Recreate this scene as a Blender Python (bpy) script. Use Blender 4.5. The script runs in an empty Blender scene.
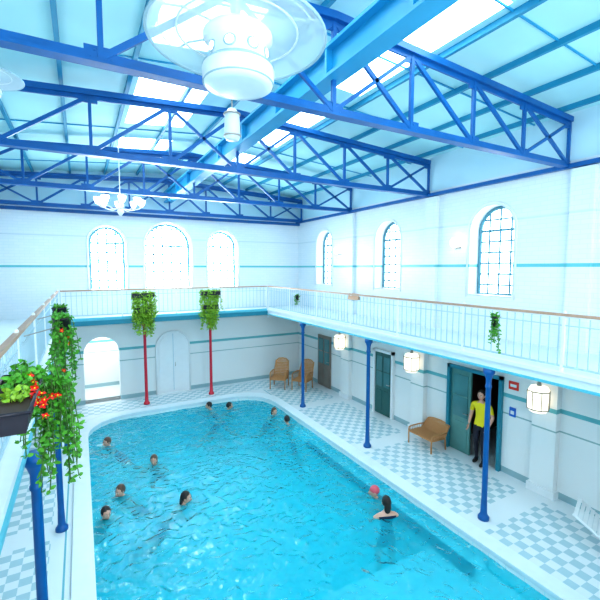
import bpy, bmesh, math, random
from mathutils import Vector, Matrix, noise
random.seed(7)
C = bpy.context
scene = C.scene
col = scene.collection

# ------------------------------------------------------------------ materials
def mat(name, color, rough=0.5, metal=0.0, emit=None, estr=0.0, var=0.0, vscale=8.0, bump=0.0, spec=0.5):
    m = bpy.data.materials.new(name); m.use_nodes = True
    nt = m.node_tree; b = nt.nodes['Principled BSDF']
    b.inputs['Base Color'].default_value = (*color, 1)
    b.inputs['Roughness'].default_value = rough
    b.inputs['Metallic'].default_value = metal
    b.inputs['Specular IOR Level'].default_value = spec
    if emit:
        b.inputs['Emission Color'].default_value = (*emit, 1)
        b.inputs['Emission Strength'].default_value = estr
    tc = nt.nodes.new('ShaderNodeTexCoord')
    nz = nt.nodes.new('ShaderNodeTexNoise'); nz.inputs['Scale'].default_value = vscale
    nt.links.new(tc.outputs['Object'], nz.inputs['Vector'])
    if var > 0:
        mx = nt.nodes.new('ShaderNodeMix'); mx.data_type = 'RGBA'
        mx.inputs[6].default_value = (*[max(0, c*(1-var)) for c in color], 1)
        mx.inputs[7].default_value = (*[min(1, c*(1+var)) for c in color], 1)
        nt.links.new(nz.outputs['Fac'], mx.inputs[0])
        nt.links.new(mx.outputs[2], b.inputs['Base Color'])
    if bump > 0:
        bp = nt.nodes.new('ShaderNodeBump'); bp.inputs['Strength'].default_value = bump
        nt.links.new(nz.outputs['Fac'], bp.inputs['Height'])
        nt.links.new(bp.outputs['Normal'], b.inputs['Normal'])
    return m

class N:
    def __init__(s, nt): s.nt = nt
    def _set(s, sock, v):
        if isinstance(v, bpy.types.NodeSocket): s.nt.links.new(v, sock)
        else: sock.default_value = v
    def math(s, op, a, b=0.0, c=None):
        n = s.nt.nodes.new('ShaderNodeMath'); n.operation = op
        s._set(n.inputs[0], a); s._set(n.inputs[1], b)
        if c is not None: s._set(n.inputs[2], c)
        return n.outputs[0]
    def mix(s, f, a, b):
        n = s.nt.nodes.new('ShaderNodeMix'); n.data_type = 'RGBA'
        s._set(n.inputs[0], f)
        s._set(n.inputs[6], a if isinstance(a, bpy.types.NodeSocket) else (*a, 1))
        s._set(n.inputs[7], b if isinstance(b, bpy.types.NodeSocket) else (*b, 1))
        return n.outputs[2]
    def rng(s, v, lo, hi):
        return s.math('MULTIPLY', s.math('GREATER_THAN', v, lo), s.math('LESS_THAN', v, hi))

def wall_material():
    m = bpy.data.materials.new('glazed_white_brick'); m.use_nodes = True
    nt = m.node_tree; n = N(nt); b = nt.nodes['Principled BSDF']
    g = nt.nodes.new('ShaderNodeNewGeometry')
    sp = nt.nodes.new('ShaderNodeSeparateXYZ'); nt.links.new(g.outputs['Position'], sp.inputs[0])
    x, y, z = sp.outputs
    cb = nt.nodes.new('ShaderNodeCombineXYZ')
    nt.links.new(n.math('ADD', x, y), cb.inputs[0]); nt.links.new(z, cb.inputs[1])
    br = nt.nodes.new('ShaderNodeTexBrick')
    br.inputs['Scale'].default_value = 1.0
    br.inputs['Brick Width'].default_value = 0.26; br.inputs['Row Height'].default_value = 0.09
    br.inputs['Mortar Size'].default_value = 0.005
    br.inputs['Color1'].default_value = (.84, .89, .93, 1); br.inputs['Color2'].default_value = (.81, .87, .92, 1)
    br.inputs['Mortar'].default_value = (.75, .83, .89, 1)
    nt.links.new(cb.outputs[0], br.inputs['Vector'])
    c = br.outputs['Color']
    c = n.mix(n.rng(z, -1, 2.8), c, (.87, .89, .89))
    c = n.mix(n.rng(z, 4.62, 4.69), c, (.14, .55, .60))
    c = n.mix(n.rng(z, 1.74, 1.83), c, (.16, .50, .54))
    c = n.mix(n.rng(z, 1.36, 1.39), c, (.35, .5, .5))
    c = n.mix(n.rng(z, -1, 0.14), c, (.35, .52, .56))
    c = n.mix(n.rng(z, 5.62, 5.66), c, (.68, .76, .81))
    c = n.mix(n.rng(z, 6.62, 9), c, (.62, .86, .95))
    nt.links.new(c, b.inputs['Base Color']); b.inputs['Roughness'].default_value = .3
    return m

def floor_material():
    m = bpy.data.materials.new('checker_floor_tiles'); m.use_nodes = True
    nt = m.node_tree; n = N(nt); b = nt.nodes['Principled BSDF']
    g = nt.nodes.new('ShaderNodeNewGeometry')
    sp = nt.nodes.new('ShaderNodeSeparateXYZ'); nt.links.new(g.outputs['Position'], sp.inputs[0])
    x, y, z = sp.outputs
    cs = .17
    fx = n.math('MODULO', n.math('FLOOR', n.math('DIVIDE', n.math('ADD', x, 20), cs)), 2)
    fy = n.math('MODULO', n.math('FLOOR', n.math('DIVIDE', n.math('ADD', y, 20), cs)), 2)
    ch = n.math('ABSOLUTE', n.math('SUBTRACT', fx, fy))
    panel_y = n.rng(n.math('FRACT', n.math('DIVIDE', n.math('ADD', y, 51-4.48), 3.4)), .07, .93)
    px = n.math('MAXIMUM', n.rng(x, 6.0, 7.8), n.rng(x, -2.2, -.6))
    side = n.math('MULTIPLY', px, panel_y)
    side = n.math('MULTIPLY', side, n.math('LESS_THAN', y, 13.6))
    back = n.math('MULTIPLY', n.rng(y, 13.75, 14.75), n.rng(x, -2.2, 7.8))
    mask = n.math('MAXIMUM', side, back)
    c = n.mix(n.math('MULTIPLY', ch, mask), (.84, .90, .93), (.48, .66, .72))
    edge = n.math('MULTIPLY', n.rng(y, -5, 13.6), n.math('MAXIMUM', n.rng(x, 5.91, 5.95), n.rng(x, -.40, -.37)))
    c = n.mix(edge, c, (.20, .5, .58))
    nt.links.new(c, b.inputs['Base Color']); b.inputs['Roughness'].default_value = .25
    return m

def water_material():
    m = bpy.data.materials.new('pool_water'); m.use_nodes = True
    nt = m.node_tree; nt.nodes.remove(nt.nodes['Principled BSDF'])
    out = nt.nodes['Material Output']
    tr = nt.nodes.new('ShaderNodeBsdfTransparent'); tr.inputs[0].default_value = (.45, .95, 1, 1)
    gl = nt.nodes.new('ShaderNodeBsdfGlossy'); gl.inputs['Roughness'].default_value = .02
    df = nt.nodes.new('ShaderNodeBsdfDiffuse'); df.inputs[0].default_value = (0.02, .76, .99, 1)
    m0 = nt.nodes.new('ShaderNodeMixShader'); m0.inputs[0].default_value = .36
    nt.links.new(tr.outputs[0], m0.inputs[1]); nt.links.new(df.outputs[0], m0.inputs[2])
    fr = nt.nodes.new('ShaderNodeFresnel'); fr.inputs[0].default_value = 1.36
    mx = nt.nodes.new('ShaderNodeMixShader')
    nt.links.new(fr.outputs[0], mx.inputs[0]); nt.links.new(m0.outputs[0], mx.inputs[1]); nt.links.new(gl.outputs[0], mx.inputs[2])
    tc = nt.nodes.new('ShaderNodeTexCoord')
    nz = nt.nodes.new('ShaderNodeTexNoise'); nz.inputs['Scale'].default_value = 4.2; nz.inputs['Detail'].default_value = 1.5
    nz.inputs['Distortion'].default_value = 1.0
    nt.links.new(tc.outputs['Object'], nz.inputs['Vector'])
    bp = nt.nodes.new('ShaderNodeBump'); bp.inputs['Strength'].default_value = 1; bp.inputs['Distance'].default_value = .10
    nt.links.new(nz.outputs['Fac'], bp.inputs['Height'])
    for s in (gl, fr): nt.links.new(bp.outputs[0], s.inputs['Normal'])
    nt.links.new(mx.outputs[0], out.inputs['Surface'])
    return m

def tile_material(name, c1, c2, size):
    m = bpy.data.materials.new(name); m.use_nodes = True
    nt = m.node_tree; b = nt.nodes['Principled BSDF']
    g = nt.nodes.new('ShaderNodeNewGeometry')
    br = nt.nodes.new('ShaderNodeTexBrick'); br.offset = 0
    br.inputs['Scale'].default_value = 1; br.inputs['Brick Width'].default_value = size; br.inputs['Row Height'].default_value = size
    br.inputs['Mortar Size'].default_value = .008
    br.inputs['Color1'].default_value = (*c1, 1); br.inputs['Color2'].default_value = (*[min(1, c*1.08) for c in c1], 1)
    br.inputs['Mortar'].default_value = (*c2, 1)
    nt.links.new(g.outputs['Position'], br.inputs['Vector'])
    nt.links.new(br.outputs['Color'], b.inputs['Base Color']); b.inputs['Roughness'].default_value = .4
    return m

def semi(name, color, alpha, rough=.3):
    m = mat(name, color, rough); m.node_tree.nodes['Principled BSDF'].inputs['Alpha'].default_value = alpha
    return m

M_WALL = wall_material(); M_FLOOR = floor_material(); M_WATER = water_material()
M_POOL = tile_material('pool_tiles', (.12, .90, .99), (.25, .92, .99), .3)
M_POOLSTEP = tile_material('pool_step_tiles', (.88, .98, .99), (.7, .93, .97), .3)
M_LINE = mat('dark_edge_tile', (.0, .01, .06), .4, var=.1)
M_COPING = mat('coping_stone', (.81, .89, .93), .35, var=.06)
M_BLUE = mat('blue_steel_paint', (.004, .115, .36), .4, var=.25, vscale=5)
M_BEAM = mat('light_blue_beam', (.02, .34, .60), .45, var=.15, vscale=2)
M_PURLIN = mat('teal_purlin', (.02, .29, .47), .5, var=.1)
M_CEIL = mat('ceiling_panels', (.50, .86, .96), .6, var=.22, vscale=.7)
M_SKY = mat('skylight_glass', (.8, .93, 1), .4, emit=(.74, .94, 1), estr=6.5, var=.02)
M_PANE = mat('window_glass_daylight', (.9, .95, 1), .4, emit=(.93, .98, 1), estr=5, var=.02)
M_PANEB = mat('window_glass_bright_daylight', (.9, .95, 1), .4, emit=(.94, .98, 1), estr=28.0, var=.02)
M_FRAME = mat('window_frame_paint', (.12, .32, .40), .5, var=.06)
M_WHITE = mat('white_paint', (.86, .89, .91), .4, var=.04)
M_BAL = mat('baluster_paint', (.46, .62, .70), .4, var=.04)
M_SLAB = mat('balcony_plaster', (.82, .88, .91), .5, var=.04)
M_TEAL = mat('teal_paint', (.02, .25, .34), .4, var=.1)
M_TEALL = mat('teal_light_paint', (.12, .52, .64), .4, var=.1)
M_WOOD = mat('handrail_wood', (.55, .33, .23), .4, var=.2, vscale=14)
M_RED = mat('red_post_paint', (.70, .03, .06), .4, var=.1)
M_LEAF = mat('plant_leaves', (.09, .36, .03), .5, var=.6, vscale=9)
M_LEAFY = mat('plant_leaves_bright', (.32, .56, .05), .5, var=.4, vscale=9)
M_FLOWER = mat('red_petals', (.9, .02, .01), .5, var=.15, vscale=20)
M_POT = mat('planter_plastic', (.025, .02, .03), .5, var=.2)
M_STEM = mat('plant_stems', (.08, .18, .04), .6, var=.2)
M_WICK = mat('wicker', (.58, .29, .12), .55, var=.3, vscale=40, bump=.3)
M_DOORG = mat('green_door_paint', (.03, .13, .12), .4, var=.15)
M_DOORL = mat('door_leaf_green', (.12, .3, .28), .3, var=.1)
M_GLASSD = mat('dim_door_glass', (.10, .26, .27), .12, var=.3, vscale=2)
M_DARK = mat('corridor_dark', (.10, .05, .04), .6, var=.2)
M_LANT = mat('lantern_glass', (.95, .88, .76), .3, emit=(1, .88, .68), estr=1.3, var=.03)
M_GLOBE = mat('opal_lamp_glass', (.95, .95, .93), .3, emit=(1, .98, .94), estr=5.0, var=.03)
M_METAL = mat('lantern_metal', (.45, .42, .38), .35, metal=.6, var=.1)
M_FANW = mat('fixture_enamel', (.74, .82, .86), .3, var=.05)
M_FANG = mat('fixture_trim', (.34, .50, .58), .4, var=.1)
M_DISH = semi('fixture_dish_acrylic', (.78, .90, .95), .72)
M_SKIN = mat('skin', (.76, .42, .31), .5, var=.08)
M_HAIR = mat('hair_dark', (.03, .02, .018), .6, var=.2)
M_HAIRB = mat('hair_brown', (.14, .07, .045), .6, var=.2)
M_CAP = mat('red_swim_cap', (.75, .12, .16), .4, var=.05)
M_SUIT = mat('dark_swimsuit', (.01, .015, .05), .5, var=.1)
M_SUITR = mat('maroon_swimsuit', (.25, .02, .06), .5, var=.1)
M_YEL = mat('yellow_shirt', (.92, .74, .02), .7, var=.06)
M_TROUS = mat('dark_trousers', (.015, .015, .03), .7, var=.1)
M_SHOE = mat('shoe_black', (.02, .02, .02), .5, var=.1)
M_EYEW = mat('eye_white', (.85, .85, .85), .2, var=.01)
M_EYED = mat('eye_dark', (.03, .02, .02), .2, var=.01)
M_LIP = mat('lips', (.55, .18, .16), .4, var=.05)
M_SIGNR = mat('red_sign', (.8, .05, .03), .5, var=.03)
M_SIGNB = mat('blue_sign', (.02, .15, .6), .5, var=.03)
M_BROWN = mat('brown_door_wood', (.26, .22, .19), .5, var=.2, vscale=3)
M_TOWEL = mat('orange_towel', (.65, .38, .25), .9, var=.1)

# ------------------------------------------------------------------ mesh builder
class B:
    def __init__(s): s.bm = bmesh.new(); s.mats = []
    def mi(s, m):
        if m not in s.mats: s.mats.append(m)
        return s.mats.index(m)
    def box(s, x0, x1, y0, y1, z0, z1, m):
        vs = [s.bm.verts.new((x, y, z)) for z in (z0, z1) for y in (y0, y1) for x in (x0, x1)]
        for f in ((0,2,3,1),(4,5,7,6),(0,1,5,4),(2,6,7,3),(0,4,6,2),(1,3,7,5)):
            s.bm.faces.new([vs[i] for i in f]).material_index = s.mi(m)
    def beam(s, p1, p2, w, h, m, up=(0,0,1)):
        p1, p2 = Vector(p1), Vector(p2); d = (p2-p1).normalized(); up = Vector(up)
        if abs(d.dot(up)) > .98: up = Vector((0,1,0)) if abs(d.y) < .9 else Vector((1,0,0))
        r = d.cross(up).normalized(); u = r.cross(d).normalized()
        vs = [s.bm.verts.new(p + r*a*w/2 + u*b*h/2) for p in (p1, p2) for a, b in ((-1,-1),(1,-1),(1,1),(-1,1))]
        for f in ((3,2,1,0),(4,5,6,7),(0,1,5,4),(1,2,6,5),(2,3,7,6),(3,0,4,7)):
            s.bm.faces.new([vs[i] for i in f]).material_index = s.mi(m)
    def tube(s, pts, rad, m, seg=8, smooth=True, cap=True):
        pts = [Vector(p) for p in pts]
        if not hasattr(rad, '__len__'): rad = [rad]*len(pts)
        rings = []
        prev = None
        for i, p in enumerate(pts):
            d = (pts[min(i+1, len(pts)-1)] - pts[max(i-1, 0)]).normalized()
            if prev is None:
                a = Vector((0,0,1)) if abs(d.z) < .9 else Vector((1,0,0))
                r = d.cross(a).normalized()
            else:
                r = (prev - d*prev.dot(d)).normalized()
            prev = r; u = d.cross(r)
            rings.append([s.bm.verts.new(p + (r*math.cos(t) + u*math.sin(t))*rad[i]) for t in [2*math.pi*k/seg for k in range(seg)]])
        for a, b in zip(rings, rings[1:]):
            for k in range(seg):
                f = s.bm.faces.new((a[k], a[(k+1)%seg], b[(k+1)%seg], b[k])); f.material_index = s.mi(m); f.smooth = smooth
        if cap:
            s.bm.faces.new(rings[0][::-1]).material_index = s.mi(m); s.bm.faces.new(rings[-1]).material_index = s.mi(m)
    def lathe(s, prof, c, m, seg=24, smooth=True):
        c = Vector(c); rings = []
        for r, z in prof:
            rings.append([s.bm.verts.new(c + Vector((max(r,1e-4)*math.cos(2*math.pi*k/seg), max(r,1e-4)*math.sin(2*math.pi*k/seg), z))) for k in range(seg)])
        for a, b in zip(rings, rings[1:]):
            for k in range(seg):
                f = s.bm.faces.new((a[k], a[(k+1)%seg], b[(k+1)%seg], b[k])); f.material_index = s.mi(m); f.smooth = smooth
    def ell(s, c, r, m, rot=None, u=14, v=10, fn=None):
        mt = Matrix.Translation(Vector(c)) @ (rot.to_4x4() if rot else Matrix.Identity(4)) @ Matrix.Diagonal((*r, 1))
        res = bmesh.ops.create_uvsphere(s.bm, u_segments=u, v_segments=v, radius=1)
        for vv in res['verts']:
            if fn: vv.co = fn(vv.co.copy())
            vv.co = mt @ vv.co
            for f in vv.link_faces: f.material_index = s.mi(m); f.smooth = True
    def torus(s, c, R, r, m, seg=32, sub=8, axis='Z'):
        pts = []
        for k in range(seg+1):
            t = 2*math.pi*k/seg
            o = Vector((math.cos(t)*R, math.sin(t)*R, 0))
            if axis == 'Y': o = Vector((o.x, 0, o.y))
            if axis == 'X': o = Vector((0, o.x, o.y))
            pts.append(Vector(c)+o)
        s.tube(pts, r, m, sub, cap=False)
    def face(s, pts, m, smooth=False):
        f = s.bm.faces.new([s.bm.verts.new(p) for p in pts]); f.material_index = s.mi(m); f.smooth = smooth
    def add_mesh(s, me, fn, mt=None):
        vs = [s.bm.verts.new((mt @ v.co) if mt else v.co) for v in me.vertices]
        for p in me.polygons:
            try: f = s.bm.faces.new([vs[i] for i in p.vertices])
            except ValueError: continue
            f.material_index = s.mi(fn(p.center)); f.smooth = True
    def done(s, name, parent=None, loc=None, rotz=0.0):
        me = bpy.data.meshes.new(name); s.bm.normal_update(); s.bm.to_mesh(me); s.bm.free()
        for m in s.mats: me.materials.append(m)
        o = bpy.data.objects.new(name, me); col.objects.link(o)
        if loc is not None: o.location = loc
        o.rotation_euler[2] = rotz
        if parent: o.parent = parent
        return o

def arch(c, w, z0, z1, n=14):
    r = w/2; zs = z1 - r
    pts = [(c-r, z0), (c+r, z0)]
    pts += [(c + r*math.cos(math.pi*k/n), zs + r*math.sin(math.pi*k/n)) for k in range(n+1)]
    return pts
def rect(a0, a1, b0, b1): return [(a0,b0),(a1,b0),(a1,b1),(a0,b1)]

def holed(name, outer, holes, thick, mapper, m, parent=None):
    cu = bpy.data.curves.new('tmp', 'CURVE'); cu.dimensions = '2D'; cu.fill_mode = 'BOTH'; cu.extrude = thick/2
    for pl in [outer]+holes:
        sp = cu.splines.new('POLY'); sp.points.add(len(pl)-1)
        for i, p in enumerate(pl): sp.points[i].co = (p[0], p[1], 0, 1)
        sp.use_cyclic_u = True
    o = bpy.data.objects.new('tmp', cu); col.objects.link(o)
    dg = C.evaluated_depsgraph_get(); dg.update()
    me = bpy.data.meshes.new_from_object(o.evaluated_get(dg))
    bpy.data.objects.remove(o)
    for v in me.vertices: v.co = mapper(*v.co)
    me.materials.clear(); me.materials.append(m); me.name = name
    ob = bpy.data.objects.new(name, me); col.objects.link(ob)
    if parent: ob.parent = parent
    return ob

# ------------------------------------------------------------------ constants
XL, XR, YN, YB = -2.5, 8.2, -2.2, 15.0
XC = (XL+XR)/2
EXL, EXR, EYB, EYN = -.55, 6.3, 14.0, -.3
ZS0, ZS1, ZR = 2.82, 3.02, 3.9
ZW, ZRIDGE = 7.5, 7.95
T = .45
WINR = [5.89, 9.38, 12.95]
WINB = [(.85, 1.1, 3.85, 6.0), (XC, 1.6, 3.85, 6.2), (4.88, 1.15, 3.85, 6.0)]
WINZ = (3.95, 6.02)

# ------------------------------------------------------------------ shell
outer_side = rect(YN-T, YB+T, -.2, ZW+.1)
holes_r = [arch(c, 1.1, *WINZ) for c in WINR+[2.4]] + [rect(5.5, 6.85, 0, 2.1)]
holed('wall_right', outer_side, holes_r, T, lambda a,b,c: Vector((XR+T/2+c, a, b)), M_WALL)
holed('wall_left', outer_side, [arch(c, 1.1, *WINZ) for c in WINR+[2.4]], T, lambda a,b,c: Vector((XL-T/2+c, a, b)), M_WALL)
gable = [(XL, -.2), (XR, -.2), (XR, ZW+.1), (XC, ZRIDGE+.1), (XL, ZW+.1)]
holed('wall_back', gable, [arch(*w) for w in WINB]+[arch(.55, 1.1, 0, 2.25)], T, lambda a,b,c: Vector((a, YB+T/2+c, b)), M_WALL)
holed('wall_front', gable, [arch(*w) for w in WINB], T, lambda a,b,c: Vector((a, YN-T/2+c, b)), M_WALL)

def window(name, c, w, z0, z1, mp, nv, nh, pane=None):
    b = B(); th = 1.35 if pane else 1.0
    out = arch(c, w+.02, z0-.01, z1+.01)
    b.face([mp(a, .40, z) for a, z in out], pane or M_PANE)
    r = w/2; zs = z1-r
    ap = arch(c, w-.06, z0+.03, z1-.03)
    b.tube([mp(a, .34, z) for a, z in ap]+[mp(*[ap[0][0], .34, ap[0][1]])], .045, M_FRAME, 6)
    for i in range(1, nv):
        a = c - r + w*i/nv; zt = zs + math.sqrt(max(0, r*r-(a-c)**2)) - .02
        b.tube([mp(a, .34, z0), mp(a, .34, zt)], .024*th, M_FRAME, 4)
    for j in range(1, nh+3):
        z = z0 + (zs-z0)*j/nh
        if z > z1-.1: break
        hw = r if z <= zs else math.sqrt(max(0, r*r-(z-zs)**2))
        b.tube([mp(c-hw, .34, z), mp(c+hw, .34, z)], (.030 if j == nh else .020)*th, M_FRAME, 4)
    p = [mp(c-r, .0, z0+.015), mp(c+r, .0, z0+.015), mp(c+r, .38, z0+.03), mp(c-r, .38, z0+.03)]
    b.face(p, M_WHITE)
    return b.done(name)
k = 1
for c in WINR+[2.4]:
    window(f'window_{k}', c, 1.1, *WINZ, lambda a,d,z: Vector((XR+d, a, z)), 4, 6); k += 1
    window(f'window_{k}', c, 1.1, *WINZ, lambda a,d,z: Vector((XL-d, a, z)), 4, 6); k += 1
for w in WINB:
    window(f'window_{k}', *w, lambda a,d,z: Vector((a, YB+d, z)), 5 if w[1] > 1.3 else 4, 5, M_PANEB); k += 1
    window(f'window_{k}', *w, lambda a,d,z: Vector((a, YN-d, z)), 4, 6); k += 1

b = B()
for w in WINB:
    ap = arch(w[0], w[1]+.12, w[2]-.05, w[3]+.06)[1:]+[(w[0]-w[1]/2-.06, w[2]-.05)]
    b.tube([Vector((a, YB-.01, z)) for a, z in ap], .03, M_WHITE, 6)
b.done('trim_1')
b = B()
for c in WINR:
    ap = arch(c, 1.22, WINZ[0]-.05, WINZ[1]+.06)[1:]+[(c-.61, WINZ[0]-.05)]
    b.tube([Vector((XR+.01, a, z)) for a, z in ap], .03, M_WHITE, 6)
b.done('trim_2')

# deck with pool hole
PX0, PX1, PY0, PY1 = 0.0, 5.68, .6, 13.25
def pool_outline(g=0.0, n=6):
    x0, x1, y0, y1 = PX0-g, PX1+g, PY0-g, PY1+g
    r = 1.25; pts = []
    for cx, cy, a0 in ((x1-r, y0+r, -90), (x1-r, y1-r, 0), (x0+r, y1-r, 90), (x0+r, y0+r, 180)):
        for i in range(n+1):
            t = math.radians(a0+90*i/n); pts.append((cx+r*math.cos(t), cy+r*math.sin(t)))
    return pts
holed('floor', rect(XL-T, XR+2.6, YN-T, YB+2.2), [pool_outline(.06)], .2, lambda a,b_,c: Vector((a, b_, c-.1)), M_FLOOR)
pool = bpy.data.objects.new('swimming_pool', None); col.objects.link(pool)
b = B(); ol = pool_outline(0)
D = -1.5
for p, q in zip(ol, ol[1:]+ol[:1]):
    b.face([(*p, .002), (*q, .002), (*q, -.05), (*p, -.05)], M_COPING)
    b.face([(*p, -.05), (*q, -.05), (*q, -.28), (*p, -.28)], M_POOLSTEP)
    b.face([(*p, -.28), (*q, -.28), (*q, D), (*p, D)], M_POOL)
b.face([(*p, D) for p in ol], M_POOL)
b.done('basin', pool)
b = B()
b.box(PX0+.02, PX1-.02, PY0+1.0, 4.75, D, -.34, M_POOLSTEP)
b.done('shallow_shelf', pool)
b = B()
b.box(5.36, PX1-.01, 3.9, 12.0, D, -.26, M_POOLSTEP)
b.box(5.26, 5.36, 3.9, 9.2, -.30, -.165, M_LINE)
b.done('side_ledge', pool)
holed('coping', pool_outline(.28), [pool_outline(-.03)], .05, lambda a,b_,c: Vector((a, b_, c+.028)), M_COPING, pool)
b = B(); WZ = -.11
nx, ny = 120, 270
def inside(x, y):
    r = 1.25; x0, x1, y0, y1 = PX0, PX1, PY0, PY1
    cx = min(max(x, x0+r), x1-r); cy = min(max(y, y0+r), y1-r)
    dx, dy = x-cx, y-cy; d = math.hypot(dx, dy)
    if d > r: return cx+dx/d*r, cy+dy/d*r
    return x, y
grid = {}
for i in range(nx+1):
    for j in range(ny+1):
        x, y = inside(PX0+(PX1-PX0)*i/nx, PY0+(PY1-PY0)*j/ny)
        z = WZ + .018*noise.noise(Vector((x*1.6, y*1.6, 0))) + .012*noise.noise(Vector((x*4.5, y*4.5, 3)))
        grid[i, j] = b.bm.verts.new((x, y, z))
mi = b.mi(M_WATER)
for i in range(nx):
    for j in range(ny):
        f = b.bm.faces.new((grid[i,j], grid[i+1,j], grid[i+1,j+1], grid[i,j+1])); f.material_index = mi; f.smooth = True
b.done('water_surface', pool)

# ceiling
b = B()
Y0, Y1 = YN-T, YB+T
def cz(x): return ZW + (ZRIDGE-ZW)*(1-abs(x-XC)/(XR-XC))
SK = [(1.0, 2.25), (3.45, 4.7)]
segs = [XL-T, -.9, 1.0, 2.25, XC, 3.45, 4.7, 6.6, XR+T]
ys = [Y0, -.6, 2.0, 3.2, 6.2, 7.3, 9.8, 10.9, 13.2, Y1]
for a, c in zip(segs, segs[1:]):
    for j, (e, f) in enumerate(zip(ys, ys[1:])):
        sky = (a, c) in SK and j % 2 == 1
        b.face([(a, e, cz(a)), (c, e, cz(c)), (c, f, cz(c)), (a, f, cz(a))], M_SKY if sky else M_CEIL)
    b.face([(a, Y0, cz(a)+.1), (c, Y0, cz(c)+.1), (c, Y1, cz(c)+.1), (a, Y1, cz(a)+.1)], M_CEIL)
b.done('ceiling')
b = B()
x = XL+.35
while x < XR:
    b.beam((x, YN, cz(x)-.04), (x, YB, cz(x)-.04), .06, .09, M_PURLIN)
    x += 1.0
y = YN+.3
while y < YB:
    for s0, s1 in ((XL, XC), (XC, XR)):
        b.beam((s0, y, cz(s0)-.012), (s1, y, cz(s1)-.012), .025, .02, M_BEAM)
    y += 1.725
b.done('ceiling_purlins')
b = B()
b.box(XC-.13, XC+.13, YN, YB, 6.92, 6.96, M_BEAM); b.box(XC-.13, XC+.13, YN, YB, 7.26, 7.30, M_BEAM)
b.box(XC-.03, XC+.03, YN, YB, 6.96, 7.26, M_BEAM)
for i in range(12):
    y = YN + .7 + i*1.45
    b.box(XC-.12, XC+.12, y-.02, y+.02, 6.96, 7.26, M_BEAM)
b.done('roof_ridge_beam')

# trusses
NX = [-2.45, -1.05, .25, 1.55, XC, 4.15, 5.45, 6.75, 8.15]
def ztop(x): return 7.36 + .3*(1-abs(x-XC)/5.3)
ZB = 6.5
for Y in (.85, 4.3, 7.75, 11.2, 14.65):
    b = B()
    for a, c in zip(NX, NX[1:]):
        b.beam((a, Y, ztop(a)), (c, Y, ztop(c)), .14, .09, M_BLUE)
        b.beam((a, Y, ztop(a)-.06), (c, Y, ztop(c)-.06), .03, .1, M_BLUE)
    b.beam((NX[0], Y, ZB), (NX[-1], Y, ZB), .14, .03, M_BLUE)
    b.beam((NX[0], Y, ZB+.05), (NX[-1], Y, ZB+.05), .03, .10, M_BLUE)
    for i, x in enumerate(NX):
        b.beam((x, Y, ZB), (x, Y, ztop(x)), .05, .05, M_BLUE)
        b.box(x-.14, x+.14, Y-.012, Y+.012, ZB-.01, ZB+.15, M_BLUE)
        b.box(x-.12, x+.12, Y-.012, Y+.012, ztop(x)-.16, ztop(x), M_BLUE)
        for dx, dz in ((-.09, .04), (.09, .04), (-.05, .11), (.05, .11)):
            b.ell((x+dx, Y-.014, ZB+dz), (.012, .008, .012), M_BLUE, u=6, v=4)
    for i in range(len(NX)-1):
        if i < 4: p, q = NX[i+1], NX[i]
        else: p, q = NX[i], NX[i+1]
        b.beam((p, Y, ztop(p)-.05), (q, Y, ZB+.05), .04, .06, M_BLUE)
        if i in (0, 7, 3, 4):
            b.beam((q, Y, ztop(q)-.05), (p, Y, ZB+.05), .04, .05, M_BLUE)
    b.done('roof_truss')
for sx in (XR-.08, XL+.08):
    b = B()
    b.beam((sx, YN, ZB), (sx, YB, ZB), .1, .08, M_BLUE)
    b.done('wall_plate_beam')
b = B()
b.beam((XL, YB-.08, 6.42), (XR, YB-.08, 6.42), .1, .1, M_BLUE)
b.done('wall_plate_beam')

# ------------------------------------------------------------------ balcony
b = B()
def slab(x0, x1, y0, y1): 
    b.box(x0, x1, y0, y1, ZS0+.04, ZS1, M_SLAB)
slab(EXR, XR, YN, YB); slab(XL, EXL, YN, YB); slab(EXL, EXR, EYB, YB); slab(EXL, EXR, YN, EYN)
for z0, z1, o, mm in ((ZS0, ZS0+.04, .05, M_TEALL), (ZS0+.04, ZS0+.16, .02, M_SLAB), (ZS0+.16, ZS0+.22, .06, M_WHITE)):
    b.box(EXR-o, EXR+.05, EYN, EYB, z0, z1, mm)
    b.box(EXL-.05, EXL+o, EYN, EYB, z0, z1, mm)
for z0, z1, o, mm in ((ZS0-.02, ZS0+.13, .05, M_TEAL), (ZS0+.13, ZS0+.22, .06, M_TEALL)):
    b.box(EXL, EXR, EYB-o, EYB+.05, z0, z1, mm)
    b.box(EXL, EXR, EYN-.05, EYN+o, z0, z1, mm)
for Y in (4.48, 7.87, 11.27, 14.0, 1.08):
    b.box(EXR, XR, Y-.06, Y+.06, ZS0-.12, ZS0+.05, M_SLAB)
    b.box(XL, EXL, Y-.06, Y+.06, ZS0-.12, ZS0+.05, M_SLAB)
b.done('balcony')

def railing(p1, p2, post=1.7):
    b = B(); p1, p2 = Vector(p1), Vector(p2); L = (p2-p1).length; d = (p2-p1)/L
    z = ZS1
    def P(t, zz): v = p1+d*t; return Vector((v.x, v.y, zz))
    b.beam(P(0, ZR), P(L, ZR), .06, .04, M_WOOD)
    b.beam(P(0, ZR-.03), P(L, ZR-.03), .03, .02, M_WHITE)
    b.beam(P(0, z+.1), P(L, z+.1), .03, .025, M_BAL)
    b.beam(P(0, ZR-.16), P(L, ZR-.16), .02, .015, M_BAL)
    n = int(L/.14)
    for i in range(n+1):
        t = L*i/n
        b.beam(P(t, z+.1), P(t, ZR-.03), .014, .014, M_BAL)
    n = max(1, round(L/post))
    for i in range(n+1):
        t = min(max(L*i/n, .03), L-.03)
        b.beam(P(t, z), P(t, ZR), .04, .04, M_WHITE)
        b.ell(P(t, ZR+.035), (.026,.026,.026), M_WHITE, u=8, v=6)
    b.done('balcony_railing')
railing((EXR+.04, EYN, 0), (EXR+.04, EYB, 0))
railing((EXL-.06, EYN, 0), (EXL-.06, EYB, 0))
railing((EXL, EYB+.04, 0), (EXR, EYB+.04, 0))

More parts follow.
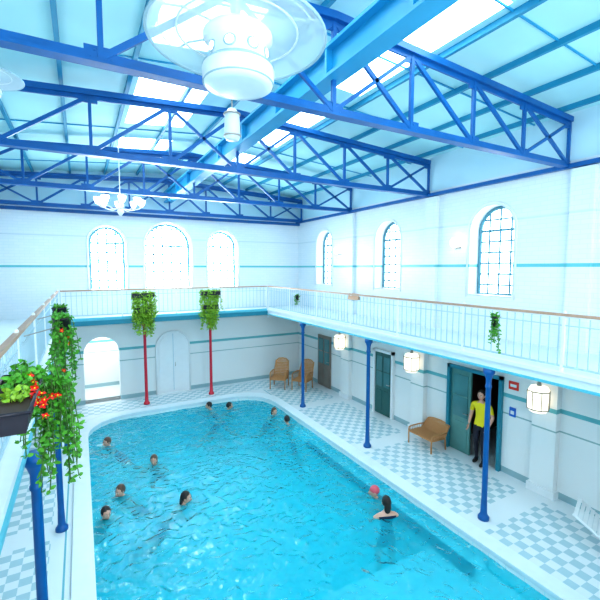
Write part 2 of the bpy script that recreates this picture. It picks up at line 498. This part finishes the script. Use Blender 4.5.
def column(x, y, m, name, r=.05):
    b = B()
    b.lathe([(0, 0), (.10, 0), (.10, .05), (.075, .08), (r*1.2, .12), (r*1.05, .35), (r, .38), (r*.9, 2.45), (r*1.15, 2.47), (r*1.15, 2.5), (r*.95, 2.52),
             (r*1.0, 2.62), (r*1.5, 2.70), (.10, 2.73), (.10, ZS0), (0, ZS0)], (x, y, 0), m, 16)
    return b.done(name)
for Y in (1.08, 4.48, 7.87, 11.27):
    column(EXR+.03, Y, M_BLUE, 'iron_column'); column(EXL+.10, Y, M_BLUE, 'iron_column')
column(1.82, EYB+.05, M_RED, 'red_iron_column', .05); column(4.05, EYB+.05, M_RED, 'red_iron_column', .05)

def lantern(x, y, z):
    b = B()
    b.box(x-.05, x+.05, y-.06, y+.06, z+.05, z+.2, M_METAL)
    b.lathe([(.0, -.26), (.15, -.26), (.19, -.2), (.2, .16), (.16, .24), (0, .27)], (x-.22, y, z), M_LANT, 8, False)
    for k in range(8):
        t = 2*math.pi*k/8
        b.tube([(x-.22+.20*math.cos(t), y+.20*math.sin(t), z-.2), (x-.22+.205*math.cos(t), y+.205*math.sin(t), z+.16)], .009, M_METAL, 4)
    b.torus((x-.22, y, z+.16), .2, .012, M_METAL, 8, 5); b.torus((x-.22, y, z-.2), .195, .012, M_METAL, 8, 5)
    b.lathe([(.05, .26), (.03, .33), (0, .36)], (x-.22, y, z), M_METAL, 8)
    b.done('wall_lantern')
for i, Y in enumerate((1.0, 4.45, 7.9, 11.35)):
    b = B()
    b.box(XR-.14, XR+.02, Y-.24, Y+.24, .16, ZS0+.02, M_WALL); b.box(XR-.18, XR+.02, Y-.28, Y+.28, 0, .16, M_WHITE)
    b.box(XR-.18, XR+.02, Y-.28, Y+.28, 2.4, 2.5, M_WHITE)
    b.done('wall_pilaster')
    lantern(XR-.14, Y, 2.03)
for Y in (4.0, 7.6, 11.2, ):
    b = B(); b.box(XR-.1, XR+.02, Y-.2, Y+.2, ZS1, 6.44, M_WALL); b.done('wall_pilaster')
for Y in (6.75, 11.85):
    b = B()
    b.lathe([(0, -.02), (.06, -.02), (.06, .02), (0, .02)], (XR-.02, Y, 5.1), M_METAL, 10)
    b.tube([(XR, Y, 5.1), (XR-.12, Y, 5.06), (XR-.18, Y, 5.12)], .012, M_METAL, 6)
    b.lathe([(.03, 0), (.07, .03), (.10, .10), (.09, .17), (.05, .22), (0, .23)], (XR-.18, Y, 5.1), M_GLOBE, 14)
    b.done('wall_sconce')

# ------------------------------------------------------------------ doors
def door_panel(b, x, y0, y1, z1, mf, mg, n=2):
    b.box(x-.05, x+.0, y0, y1, 0.01, z1, mf)
    w = (y1-y0)
    for i in range(n):
        a = y0+.08+i*(w-.08)/n; c = a+(w-.08)/n-.08
        b.box(x-.062, x-.05, a, c, .9, z1-.12, mg); b.box(x-.06, x-.05, a, c, .15, .78, mf)
        b.beam((x-.066, a, .9+(z1-1.02)/2), (x-.066, c, .9+(z1-1.02)/2), .02, .03, mf)
    b.tube([(x-.06, y0+.06, 1.02), (x-.11, y0+.06, 1.02), (x-.11, y0+.16, 1.02)], .012, M_METAL, 6)
b = B(); door_panel(b, XR-.0, 9.02, 9.78, 1.98, M_DOORG, M_GLASSD)
for a, c in ((8.94, 9.02), (9.78, 9.86)): b.box(XR-.09, XR+.01, a, c, 0, 2.06, M_WHITE)
b.box(XR-.09, XR+.01, 8.94, 9.86, 1.98, 2.06, M_WHITE); b.done('door_1')
b = B()
for a, c in ((5.42, 5.5), (6.85, 6.93)): b.box(XR-.08, XR+.1, a, c, 0, 2.18, M_TEAL)
b.box(XR-.08, XR+.1, 5.42, 6.93, 2.1, 2.18, M_TEAL)
door_panel(b, XR+.04, 6.26, 6.84, 2.08, M_DOORL, M_GLASSD, 1)
b.done('door_2')
b = B(); door_panel(b, XR-.0, 12.4, 13.3, 2.0, M_BROWN, M_GLASSD)
b.done('door_3')
b = B()
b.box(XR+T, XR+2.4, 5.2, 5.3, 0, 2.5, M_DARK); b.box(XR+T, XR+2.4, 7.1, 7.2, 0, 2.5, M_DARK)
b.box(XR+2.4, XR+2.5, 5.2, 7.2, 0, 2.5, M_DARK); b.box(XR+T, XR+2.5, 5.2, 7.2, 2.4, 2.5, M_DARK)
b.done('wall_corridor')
b = B()
b.box(-.4, -.3, YB+T, YB+2.0, 0, 2.6, M_WALL); b.box(1.4, 1.5, YB+T, YB+2.0, 0, 2.6, M_WALL)
b.box(-.4, 1.5, YB+2.0, YB+2.1, 0, 2.6, M_WALL); b.box(-.4, 1.5, YB+T, YB+2.0, 2.5, 2.6, M_SLAB)
b.done('wall_passage')
def arch_door(name, c, w, z1):
    b = B()
    ap = arch(c, w, .0, z1)
    for d0, g in ((.05, 0), (.08, -.10)):
        pts = arch(c, w+2*g, .0 if g == 0 else .12, z1+g)
        b.face([(a, YB-d0, z) for a, z in pts], M_WHITE)
        for p, q in zip(pts, pts[1:]+pts[:1]): b.face([(p[0], YB-d0, p[1]), (q[0], YB-d0, q[1]), (q[0], YB, q[1]), (p[0], YB, p[1])], M_SLAB)
    b.tube([(a, YB-.05, z) for a, z in ap[1:]]+[(c-w/2, YB-.05, 0)], .03, M_WHITE, 6)
    b.beam((c, YB-.083, .1), (c, YB-.083, z1-.1), .02, .01, M_BAL)
    b.tube([(c+.06, YB-.09, 1.0), (c+.06, YB-.13, 1.0), (c+.06, YB-.13, 1.15)], .01, M_METAL, 6)
    b.done(name)
arch_door('door_4', 2.9, 1.2, 2.3)

b = B(); b.box(XR-.02, XR, 5.08, 5.3, 1.95, 2.13, M_SIGNR); b.box(XR-.024, XR-.02, 5.12, 5.26, 2.01, 2.07, M_WHITE); b.done('exit_sign')
b = B(); b.box(XR-.02, XR, 5.12, 5.26, 1.35, 1.55, M_SIGNB); b.box(XR-.024, XR-.02, 5.15, 5.23, 1.4, 1.48, M_WHITE); b.done('notice_sign')

# ------------------------------------------------------------------ wicker furniture
def wicker(name, loc, rotz, width, hb=1.0):
    b = B(); w = width/2
    def Z(z): return .38+(z-.38)*hb if z > .38 else z
    for s in (-1, 1):
        b.tube([(s*w, -.34, 0), (s*w, -.34, .40), (s*w, -.33, Z(.60)), (s*w, -.24, Z(.64)), (s*w, .12, Z(.64)), (s*w, .30, Z(.60))], .022, M_WICK, 8)
        b.tube([(s*w, .26, 0), (s*w, .22, .38), (s*(w-.02), .34, Z(.70)), (s*(w-.06), .45, Z(.95))], .022, M_WICK, 8)
        b.tube([(s*w, -.34, .36), (s*w, .22, .34)], .02, M_WICK, 8)
        for i in range(7):
            y = -.28+i*.08; b.tube([(s*w, y, .36), (s*w, y, Z(.63))], .008, M_WICK, 5)
    b.tube([(-(w-.06), .45, Z(.95)), (-(w*.5), .48, Z(1.02)), (0, .49, Z(1.04)), (w*.5, .48, Z(1.02)), (w-.06, .45, Z(.95))], .022, M_WICK, 8)
    b.tube([(-w, -.34, .37), (w, -.34, .37)], .022, M_WICK, 8); b.tube([(-w, .22, .35), (w, .22, .35)], .022, M_WICK, 8)
    n = int(width/.05)
    for i in range(n+1):
        x = -w+.02+(2*w-.04)*i/n
        top = Z(.95+.09*(1-abs(x)/w))
        b.beam((x, -.34, .385), (x, .22, .37), .036, .02, M_WICK)
        b.beam((x, .22, .37), (x, .35, Z(.70)), .034, .014, M_WICK, up=(0,1,0)); b.beam((x, .35, Z(.70)), (x*.95, .46, top), .034, .014, M_WICK, up=(0,1,0))
    for i in range(9):
        y = -.3+.06*i; b.beam((-w, y, .40), (w, y, .40), .03, .012, M_WICK)
    for i in range(9):
        t = i/9; z = .42+t*.5; y = .24+t*.2; b.beam((-w+.02, y-.012, Z(z)), (w-.02, y-.012, Z(z)), .012, .03, M_WICK)
    o = b.done(name, loc=loc, rotz=rotz); return o
wicker('wicker_armchair', (6.62, 13.62, 0), math.radians(-40), .58)
wicker('wicker_armchair', (7.30, 13.0, 0), math.radians(-55), .58)
o = wicker('wicker_sofa', (7.74, 7.16, 0), math.radians(-90), .84, .5); o.scale = (.92, .85, .86)

b = B()
for s in (-.3, .3):
    b.tube([(s, -.9, .28), (s, .25, .28), (s, .75, .62)], .022, M_WHITE, 8)
    for y in (-.75, .2): b.tube([(s, y, .28), (s, y+.03, 0)], .02, M_WHITE, 8)
for i in range(16):
    y = -.86+i*.072; b.beam((-.3, y, .295), (.3, y, .295), .055, .015, M_WHITE)
for i in range(8):
    t = (i+.5)/8; b.beam((-.3, .25+.5*t, .295+.34*t), (.3, .25+.5*t, .295+.34*t), .055, .015, M_WHITE)
b.done('sun_lounger', loc=(7.40, 2.65, 0), rotz=math.radians(20))

# ------------------------------------------------------------------ hanging fixtures: round dish with a short drum below
def dish_lamp(x, y, z, ceil, sc=1.0):
    b = B()
    b.tube([(0,0,.08), (0,0,(ceil-z)/sc)], .02, M_FANW, 8)
    # translucent dish, shallow and slightly domed, with two raised rings and a rim
    b.lathe([(.24, .03), (.34, .045), (.46, .04), (.58, .02), (.68, -.01)], (0,0,0), M_DISH, 64)
    b.torus((0,0,-.01), .69, .013, M_FANG, 64); b.torus((0,0,.035), .47, .008, M_FANW, 48); b.torus((0,0,.03), .60, .005, M_FANW, 48)
    for k in range(6):
        t = 2*math.pi*k/6+.2; c, s = math.cos(t), math.sin(t)
        b.tube([(.2*c, .2*s, .05), (.46*c, .46*s, .06), (.69*c, .69*s, 0)], .008, M_FANW, 6)
    # drum
    b.lathe([(0, .12), (.08, .12), (.14, .08), (.24, .05), (.27, .02), (.27, -.01), (.235, -.03), (.225, -.05), (.225, -.19), (.24, -.2), (.275, -.22), (.285, -.25),
             (.28, -.33), (.265, -.36), (.2, -.372), (0, -.378)], (0,0,0), M_FANW, 48)
    for zz, rr in ((-.195, .236), (-.225, .279), (-.345, .276)): b.torus((0,0,zz), rr, .006, M_FANG, 40, 6)
    for k in range(8):
        t = 2*math.pi*k/8+.15
        p = Vector((math.cos(t)*.224, math.sin(t)*.224, -.12)); R = Matrix.Rotation(t, 3, 'Z')
        b.ell(p, (.010, .05, .045), M_FANG, R, 14, 8); b.ell(p+R@Vector((.005,0,0)), (.010, .036, .032), M_GLOBE, R, 12, 8)
    o = b.done('pendant_dish_lamp', loc=(x, y, z)); o.scale = (sc, sc, sc)
    return o
dish_lamp(1.12, 3.0, 6.33, cz(1.12), .96); dish_lamp(-.72, 4.9, 6.42, cz(-.72), .45)
def pendant(x, y, z):
    b = B(); b.tube([(0,0,.2), (0,0,cz(x)-z)], .01, M_METAL, 6)
    b.lathe([(0, .2), (.05, .2), (.09, .14), (.10, -.12), (.08, -.17), (0, -.18)], (0,0,0), M_FANW, 16)
    b.torus((0,0,.14), .095, .012, M_METAL, 16); b.torus((0,0,-.12), .1, .012, M_METAL, 16)
    b.done('pendant_lamp', loc=(x, y, z))
pendant(1.72, 4.85, 6.35)
b = B(); z = 6.12
b.tube([(0,0,.1), (0,0,cz(.95)-z)], .014, M_WHITE, 6)
b.lathe([(0, .2), (.05, .16), (.09, .06), (.06, -.06), (.09, -.12), (.04, -.2), (0, -.24)], (0,0,0), M_WHITE, 16)
for k in range(8):
    t = 2*math.pi*k/8; c, s = math.cos(t), math.sin(t)
    b.tube([(0,0,-.02), (.25*c,.25*s,-.08), (.45*c,.45*s,-.02), (.5*c,.5*s,.05)], .014, M_WHITE, 6)
    b.lathe([(.03, 0), (.06, .03), (.085, .1), (.09, .16), (0, .17)], (.5*c, .5*s, .04), M_GLOBE, 12)
b.done('chandelier', loc=(.95, 11.0, z))

# ------------------------------------------------------------------ plants
def leaf(b, p, d, L, w, m):
    d = d.normalized(); a = Vector((random.uniform(-1,1), random.uniform(-1,1), random.uniform(-1,1)))
    s = d.cross(a).normalized(); n = s.cross(d)
    b.face([p, p+d*L*.35+s*w+n*L*.08, p+d*L*.75+s*w*.7, p+d*L-n*L*.1, p+d*L*.75-s*w*.7, p+d*L*.35-s*w+n*L*.08], m)
def vines(b, c, rad, n, drop, leafL, m, up=.15):
    for i in range(n):
        t = random.uniform(0, 2*math.pi); r = rad*random.uniform(.3, 1)
        p = Vector(c)+Vector((math.cos(t)*r*.4, math.sin(t)*r*.4, 0)); pts = [p.copy()]
        v = Vector((math.cos(t)*r*.5, math.sin(t)*r*.5, random.uniform(.3, 1)*up)); L = random.uniform(.25, 1)*drop
        steps = max(4, int(L/.07))
        for k in range(steps):
            v.z -= .055; v.x *= .8; v.y *= .8
            stp = v.copy(); stp.z = stp.z if stp.z > 0 else -L/steps*1.1
            if stp.z < 0: stp.x *= .35; stp.y *= .35
            p = p+stp; p += Vector((random.uniform(-.012,.012), random.uniform(-.012,.012), 0)); pts.append(p.copy())
        b.tube(pts, .004, M_STEM, 4)
        for q in pts:
            for _ in range(3):
                leaf(b, q, Vector((random.uniform(-1,1), random.uniform(-1,1), random.uniform(-.8,.5))), leafL*random.uniform(.6,1.2), leafL*.3, m)
def flowers(b, c, n, rx, ry, rz):
    for i in range(n):
        p = Vector(c)+Vector((random.gauss(0,rx), random.gauss(0,ry), random.gauss(0,rz)))
        for k in range(5):
            t = 2*math.pi*k/5; d = Vector((math.cos(t), -.3, math.sin(t))); leaf(b, p, d, .028, .011, M_FLOWER)
        b.ell(p, (.007,.007,.007), M_YEL, u=6, v=4)
b = B()
px, py = EXL+.16, 3.15
a, c2, y0, y1 = px-.12, px+.12, py-.6, py+.35
z0, z1 = 3.70, 3.82
v = [(a+.02, y0+.02, z0), (c2-.02, y0+.02, z0), (c2-.02, y1-.02, z0), (a+.02, y1-.02, z0), (a, y0, z1), (c2, y0, z1), (c2, y1, z1), (a, y1, z1)]
for f in ((0,3,2,1), (0,1,5,4), (1,2,6,5), (2,3,7,6), (3,0,4,7)): b.face([v[i] for i in f], M_POT)
b.face([(a+.01, y0+.01, z1-.02), (c2-.01, y0+.01, z1-.02), (c2-.01, y1-.01, z1-.02), (a+.01, y1-.01, z1-.02)], M_DARK)
b.tube([v[4], v[5], v[6], v[7], v[4]], .012, M_POT, 6)
for y in (py-.4, py+.2): b.tube([(px-.1, y, 3.72), (EXL-.06, y, 3.72), (EXL-.06, y, 3.93)], .008, M_METAL, 5)
vines(b, (px+.07, py+.2, 3.84), .17, 34, .5, .05, M_LEAF, .13)
vines(b, (px+.02, py-.1, 3.84), .14, 22, .2, .05, M_LEAF, .14)
vines(b, (px+.02, py-.25, 3.84), .10, 10, .15, .05, M_LEAFY, .12)
vines(b, (px+.20, py+.25, 3.76), .15, 46, .78, .05, M_LEAF, .10)
flowers(b, (px+.09, py-.15, 3.79), 14, .035, .06, .04); flowers(b, (px+.2, py+.05, 3.66), 3, .03, .04, .05)
b.done('flower_planter_box')

def hanging_pot(name, x, y, z, drop, m, rad=.2, fl=0, n=30, potr=.13, bracket=None):
    b = B()
    b.lathe([(0, -.16), (potr*.7, -.16), (potr, 0), (potr*1.08, 0), (potr*1.08, .02), (potr*.95, .02), (potr*.9, -.03), (0, -.03)], (x, y, z), M_POT, 16)
    if bracket: b.tube([(x, y, z-.08), Vector(bracket)], .008, M_METAL, 5)
    vines(b, (x, y, z+.02), rad, n, drop, .06, m, .10)
    if fl: flowers(b, (x, y-.06, z-.15), fl, .08, .1, .2)
    b.done(name)
hanging_pot('hanging_basket_plant', EXL+.34, 5.6, 3.98, 1.05, M_LEAF, .15, 5, 32, .10, (EXL-.06, 5.6, 3.8))
hanging_pot('hanging_basket_plant', EXL+.24, 7.4, 3.95, 1.0, M_LEAF, .13, 0, 22, .10, (EXL-.06, 7.4, 3.8))
for xx in (1.78, 4.02):
    b = B()
    for zz, w_ in ((3.78, .34), (3.3, .26)):
        b.box(xx-w_, xx+w_, EYB-.26, EYB-.06, zz-.14, zz, M_POT)
        for q in range(5):
            vines(b, (xx-w_+.08+(2*w_-.16)*q/4, EYB-.18, zz), .14, 12, .75 if zz > 3.5 else .85, .085, M_LEAFY, .08)
    b.tube([(xx, EYB-.1, 3.7), (xx, EYB+.04, 3.8)], .01, M_METAL, 5); b.tube([(xx, EYB-.1, 3.2), (xx, EYB+.04, 3.3)], .01, M_METAL, 5)
    b.done('trailing_fern')
hanging_pot('hanging_basket_plant', EXR-.12, 4.30, 3.76, .6, M_LEAF, .09, 0, 12, .05, (EXR+.04, 4.30, 3.76))
hanging_pot('hanging_basket_plant', EXR-.12, 11.4, 3.7, .35, M_LEAF, .08, 0, 7, .06, (EXR+.04, 11.4, 3.7))
b = B()
for s in (-1, 1): b.face([(EXR+.04, 8.3, ZR+.03), (EXR+.04, 8.75, ZR+.03), (EXR+.04+s*.045, 8.75, ZR-.14), (EXR+.04+s*.045, 8.3, ZR-.14)], M_TOWEL)
b.done('draped_towel')

# ------------------------------------------------------------------ people
def skin_mesh(verts, edges, radii, sub=2):
    me = bpy.data.meshes.new('s'); me.from_pydata(verts, edges, []); o = bpy.data.objects.new('s', me); col.objects.link(o)
    md = o.modifiers.new('k', 'SKIN'); md.use_smooth_shade = True
    for i, r in enumerate(radii):
        me.skin_vertices[0].data[i].radius = r if hasattr(r, '__len__') else (r, r)
    me.skin_vertices[0].data[0].use_root = True
    ss = o.modifiers.new('b', 'SUBSURF'); ss.levels = sub; ss.render_levels = sub
    dg = C.evaluated_depsgraph_get(); dg.update()
    out = bpy.data.meshes.new_from_object(o.evaluated_get(dg)); bpy.data.objects.remove(o); return out

def head(b, base, tilt, hair_m, cap=False, long=False):
    R = Matrix.Rotation(tilt, 3, 'X'); c = Vector(base)+R @ Vector((0, .015, .10))
    def shape(v):
        if v.z < 0: k2 = 1-.32*(-v.z)**1.5; v.x *= k2; v.y *= (1-.15*(-v.z))
        if v.z < -.2 and v.y > 0: v.y *= 1.06
        return v
    P = lambda x, y, z: c+R @ Vector((x, y, z))
    b.ell(c, (.076, .096, .118), M_SKIN, R, 20, 14, shape)
    b.tube([P(0, .090, .012), P(0, .105, -.015), P(0, .112, -.034), P(0, .092, -.042)], [.008, .011, .014, .008], M_SKIN, 8)
    b.ell(P(0, .086, -.066), (.024, .012, .008), M_LIP, R, 10, 6)
    for s in (-1, 1):
        b.ell(P(s*.030, .083, .004), (.014, .010, .009), M_EYEW, R, 10, 6); b.ell(P(s*.030, .091, .004), (.006, .004, .006), M_EYED, R, 8, 6)
        b.tube([P(s*.014, .094, .024), P(s*.044, .084, .026)], .004, hair_m if not cap else M_HAIRB, 5)
        b.ell(P(s*.078, -.005, -.006), (.010, .020, .031), M_SKIN, R, 8, 8)
    if cap:
        b.ell(P(0, -.012, .022), (.085, .104, .112), M_CAP, R, 18, 12, lambda v: Vector((v.x, v.y, max(v.z, -.25+.35*max(v.y, 0)))))
    else:
        b.ell(P(0, -.018, .020), (.086, .102, .114), hair_m, R, 18, 12, lambda v: Vector((v.x, min(v.y, .55) if v.z < .45 else v.y, max(v.z, -.55+.9*max(v.y, 0)))))
        if long:
            b.ell(P(0, -.085, -.06), (.07, .04, .13), hair_m, R, 12, 8)

def hand(b, w, d, side, grip=.5):
    w = Vector(w); d = Vector(d).normalized(); sv = Vector(side).normalized(); sv = (sv-d*sv.dot(d)).normalized(); nrm = d.cross(sv)
    R = Matrix((sv, d, nrm)).transposed()
    b.ell(w+d*.05, (.040, .055, .016), M_SKIN, R, 12, 8)
    for i, (o, L) in enumerate(((-.028, .070), (-.010, .080), (.009, .074), (.027, .058))):
        p = w+d*.09+sv*o; a = grip*.5; pts = [p-d*.02, p]
        dirv = d.copy()
        for k in range(3):
            dirv = (dirv*math.cos(a)-nrm*math.sin(a)).normalized() if k == 0 else (dirv-nrm*a*.8).normalized()
            p = p+dirv*L*(.42, .32, .26)[k]; pts.append(p)
        b.tube(pts, [.009, .0092, .0085, .008, .006], M_SKIN, 6)
    p = w+d*.03-sv*.034; b.tube([w+d*.02-sv*.02, p, p+d*.028-sv*.022, p+d*.055-sv*.028-nrm*.01], [.012, .0115, .0095, .007], M_SKIN, 6)

def person(name, J, clothes, hair_m, tilt=0.0, cap=False, long=False, loc=(0,0,0), rotz=0.0, shoes=False, grip=.5, slim=1.0):
    order = ['pelvis', 'spine', 'chest', 'upch', 'neck', 'skull']
    V = [J[k] for k in order]; Rr = [(.145*slim, .105), (.125*slim, .095), (.155*slim, .11), (.125*slim, .085), (.052, .055), (.05, .055)]
    E = [(i, i+1) for i in range(5)]
    for s in ('l', 'r'):
        i0 = len(V); V += [J['sh_'+s], J['el_'+s], J['fa_'+s], J['wr_'+s]]; Rr += [.062*slim, .044, .040, .027]
        E += [(3, i0), (i0, i0+1), (i0+1, i0+2), (i0+2, i0+3)]
        i0 = len(V); V += [J['hp_'+s], J['th_'+s], J['kn_'+s], J['ca_'+s], J['an_'+s], J['to_'+s]]; Rr += [.092, .085, .058, .055, .038, .03]
        E += [(0, i0)]+[(i0+k2, i0+k2+1) for k2 in range(5)]
    me = skin_mesh([Vector(v) for v in V], E, Rr)
    b = B(); b.add_mesh(me, clothes)
    head(b, J['skull'], tilt, hair_m, cap, long)
    for s, sg in (('l', -1), ('r', 1)):
        d = Vector(J['wr_'+s])-Vector(J['fa_'+s])
        side = (Vector((0, 1, 0)) if abs(d.normalized().z) > .6 else Vector((-sg, 0, 0)))
        hand(b, J['wr_'+s], d, -side if abs(d.normalized().z) > .6 else side, grip)
        if shoes:
            a = Vector(J['an_'+s]); b.ell((a.x, a.y+.07, .045), (.047, .135, .045), M_SHOE, None, 14, 8, lambda v: Vector((v.x, v.y, max(v.z, -.95))))
            b.ell((a.x, a.y, .085), (.045, .055, .05), M_SHOE, None, 10, 8)
    return b.done(name, loc=loc, rotz=rotz)

def mid(a, c, t=.5, o=(0,0,0)): return tuple(a[i]*(1-t)+c[i]*t+o[i] for i in range(3))
def finish_j(J):
    for s in 'lr':
        J['fa_'+s] = mid(J['el_'+s], J['wr_'+s], .3); J['th_'+s] = mid(J['hp_'+s], J['kn_'+s], .4, (0, .01, 0)); J['ca_'+s] = mid(J['kn_'+s], J['an_'+s], .3, (0, -.015, 0))
    return J
J = finish_j(dict(pelvis=(0,0,.96), spine=(0,0,1.13), chest=(0,.01,1.29), upch=(0,0,1.42), neck=(0,.01,1.50), skull=(0,.02,1.55),
    sh_l=(-.19,0,1.42), el_l=(-.25,-.04,1.15), wr_l=(-.22,.14,.98), sh_r=(.19,0,1.42), el_r=(.25,-.06,1.15), wr_r=(.25,.07,.92),
    hp_l=(-.09,0,.90), kn_l=(-.10,.10,.51), an_l=(-.10,.04,.10), to_l=(-.11,.18,.04), hp_r=(.09,0,.90), kn_r=(.10,0,.50), an_r=(.11,-.10,.10), to_r=(.12,.04,.04)))
def cl_att(c):
    if c.z > 1.475 and abs(c.x) < .07: return M_SKIN
    if abs(c.x) > .185 and c.z < 1.24 and c.z > .8: return M_SKIN
    if c.z > .93: return M_YEL
    return M_TROUS
person('pool_attendant', J, cl_att, M_HAIR, 0, loc=(8.08, 5.88, .0), rotz=math.radians(105), shoes=True)

def swim_pose(k=0.0):
    return finish_j(dict(pelvis=(0,-.42,-.58), spine=(0,-.32,-.44), chest=(0,-.20,-.30), upch=(0,-.11,-.19), neck=(0,-.06,-.11), skull=(0,-.03,-.06),
    sh_l=(-.18,-.10,-.19), el_l=(-.33+k,.06,-.24), wr_l=(-.20+k,.26,-.17), sh_r=(.18,-.10,-.19), el_r=(.30,.08,-.25), wr_r=(.16,.28,-.18),
    hp_l=(-.09,-.46,-.62), kn_l=(-.16,-.70,-.92), an_l=(-.12,-1.02,-1.12), to_l=(-.14,-1.14,-1.2), hp_r=(.09,-.46,-.62), kn_r=(.18,-.62,-.95), an_r=(.20,-.98,-1.08), to_r=(.22,-1.1,-1.16)))
def cl_swim(suit, full):
    def f(c):
        if full and abs(c.x) < .17 and c.z < -.27 and c.y > -.6 and c.z > -.74: return suit
        if not full and abs(c.x) < .2 and -.78 < c.z < -.5: return suit
        return M_SKIN
    return f
SW = [ (1.38, 9.75, 160, M_HAIRB, False, M_SUIT), (.55, 8.7, 130, M_HAIRB, False, M_SUITR), (.26, 8.0, 200, M_HAIR, False, M_SUIT),
       (1.70, 7.80, 240, M_HAIR, False, M_SUIT), (3.6, 12.85, 80, M_HAIR, False, M_SUIT), (4.22, 12.5, 260, M_HAIR, False, M_SUIT),
       (5.30, 11.3, 190, M_HAIRB, False, M_SUITR), (5.33, 10.5, 10, M_HAIR, False, M_SUIT), (.45, 11.4, 120, M_HAIRB, False, M_SUITR) ]
for i, (x, y, r, h, cap, suit) in enumerate(SW):
    person('swimmer', swim_pose(.03*(i % 3)), cl_swim(suit, i % 2 == 0), h, -.1, cap, i % 3 == 0, loc=(x, y, WZ+.08), rotz=math.radians(r), slim=.9)
def stand_pose(bend=0.0):
    return finish_j(dict(pelvis=(0,-.05,.80), spine=(0,-.01,.96), chest=(0,.02,1.11), upch=(0,.02,1.24), neck=(0,.03,1.32), skull=(0,.04,1.37),
    sh_l=(-.18,.01,1.23), el_l=(-.30,.12,1.06), wr_l=(-.18,.34,1.12), sh_r=(.18,.01,1.23), el_r=(.30,.10,1.05), wr_r=(.22,.32,1.10),
    hp_l=(-.09,-.05,.75), kn_l=(-.13,.15,.44), an_l=(-.12,0,.09), to_l=(-.13,.14,.04), hp_r=(.09,-.05,.75), kn_r=(.14,.15,.44), an_r=(.14,-.02,.09), to_r=(.16,.12,.04)))
def cl_stand(suit):
    return lambda c: suit if (.68 < c.z < 1.25 and abs(c.x) < .17 and c.y < .2) else M_SKIN
person('bather', stand_pose(), cl_stand(M_SUIT), M_HAIR, 0, False, True, loc=(4.92, 5.5, D+.19), rotz=math.radians(-20), slim=.84)
person('bather', swim_pose(), cl_swim(M_SUITR, True), M_HAIRB, 0, True, False, loc=(5.12, 6.15, WZ+.08), rotz=math.radians(60), slim=.9)

# ------------------------------------------------------------------ lights / world
w = bpy.data.worlds.new('w'); scene.world = w; w.use_nodes = True
w.node_tree.nodes['Background'].inputs[0].default_value = (.75, .9, 1, 1); w.node_tree.nodes['Background'].inputs[1].default_value = 1.0
def area(name, loc, rot, sx, sy, power, color=(1,1,1)):
    l = bpy.data.lights.new(name, 'AREA'); l.shape = 'RECTANGLE'; l.size = sx; l.size_y = sy; l.energy = power; l.color = color
    o = bpy.data.objects.new(name, l); col.objects.link(o); o.location = loc; o.rotation_euler = rot; return o
area('behind_camera_fill', (XC, YN+.1, 5.0), (math.radians(90), 0, 0), 8, 2.2, 380, (.91, .98, 1))  # unseen area light added behind the camera to brighten the hall
area('passage_fill_light', (.55, YB+1.2, 2.45), (0, 0, 0), .8, .8, 30, (.95, 1, 1))  # added light without a fixture, brightens the passage behind the arch

# ------------------------------------------------------------------ camera
cd = bpy.data.cameras.new('camera'); cam = bpy.data.objects.new('camera', cd); col.objects.link(cam)
a, p = math.radians(28.9), math.radians(4.6)
fwd = Vector((math.sin(a)*math.cos(p), math.cos(a)*math.cos(p), -math.sin(p))); rt = Vector((math.cos(a), -math.sin(a), 0)); up = rt.cross(fwd)
cam.matrix_world = Matrix.Translation((0, 0, 4.6)) @ Matrix((rt, up, -fwd)).transposed().to_4x4()
cd.sensor_width = 36; cd.lens = 398/600*36; cd.clip_start = .05
scene.camera = cam
scene.view_settings.view_transform = 'Standard'
try: scene.view_settings.look = 'Medium High Contrast'
except Exception as e: print('look', e)
scene.view_settings.exposure = -0.22
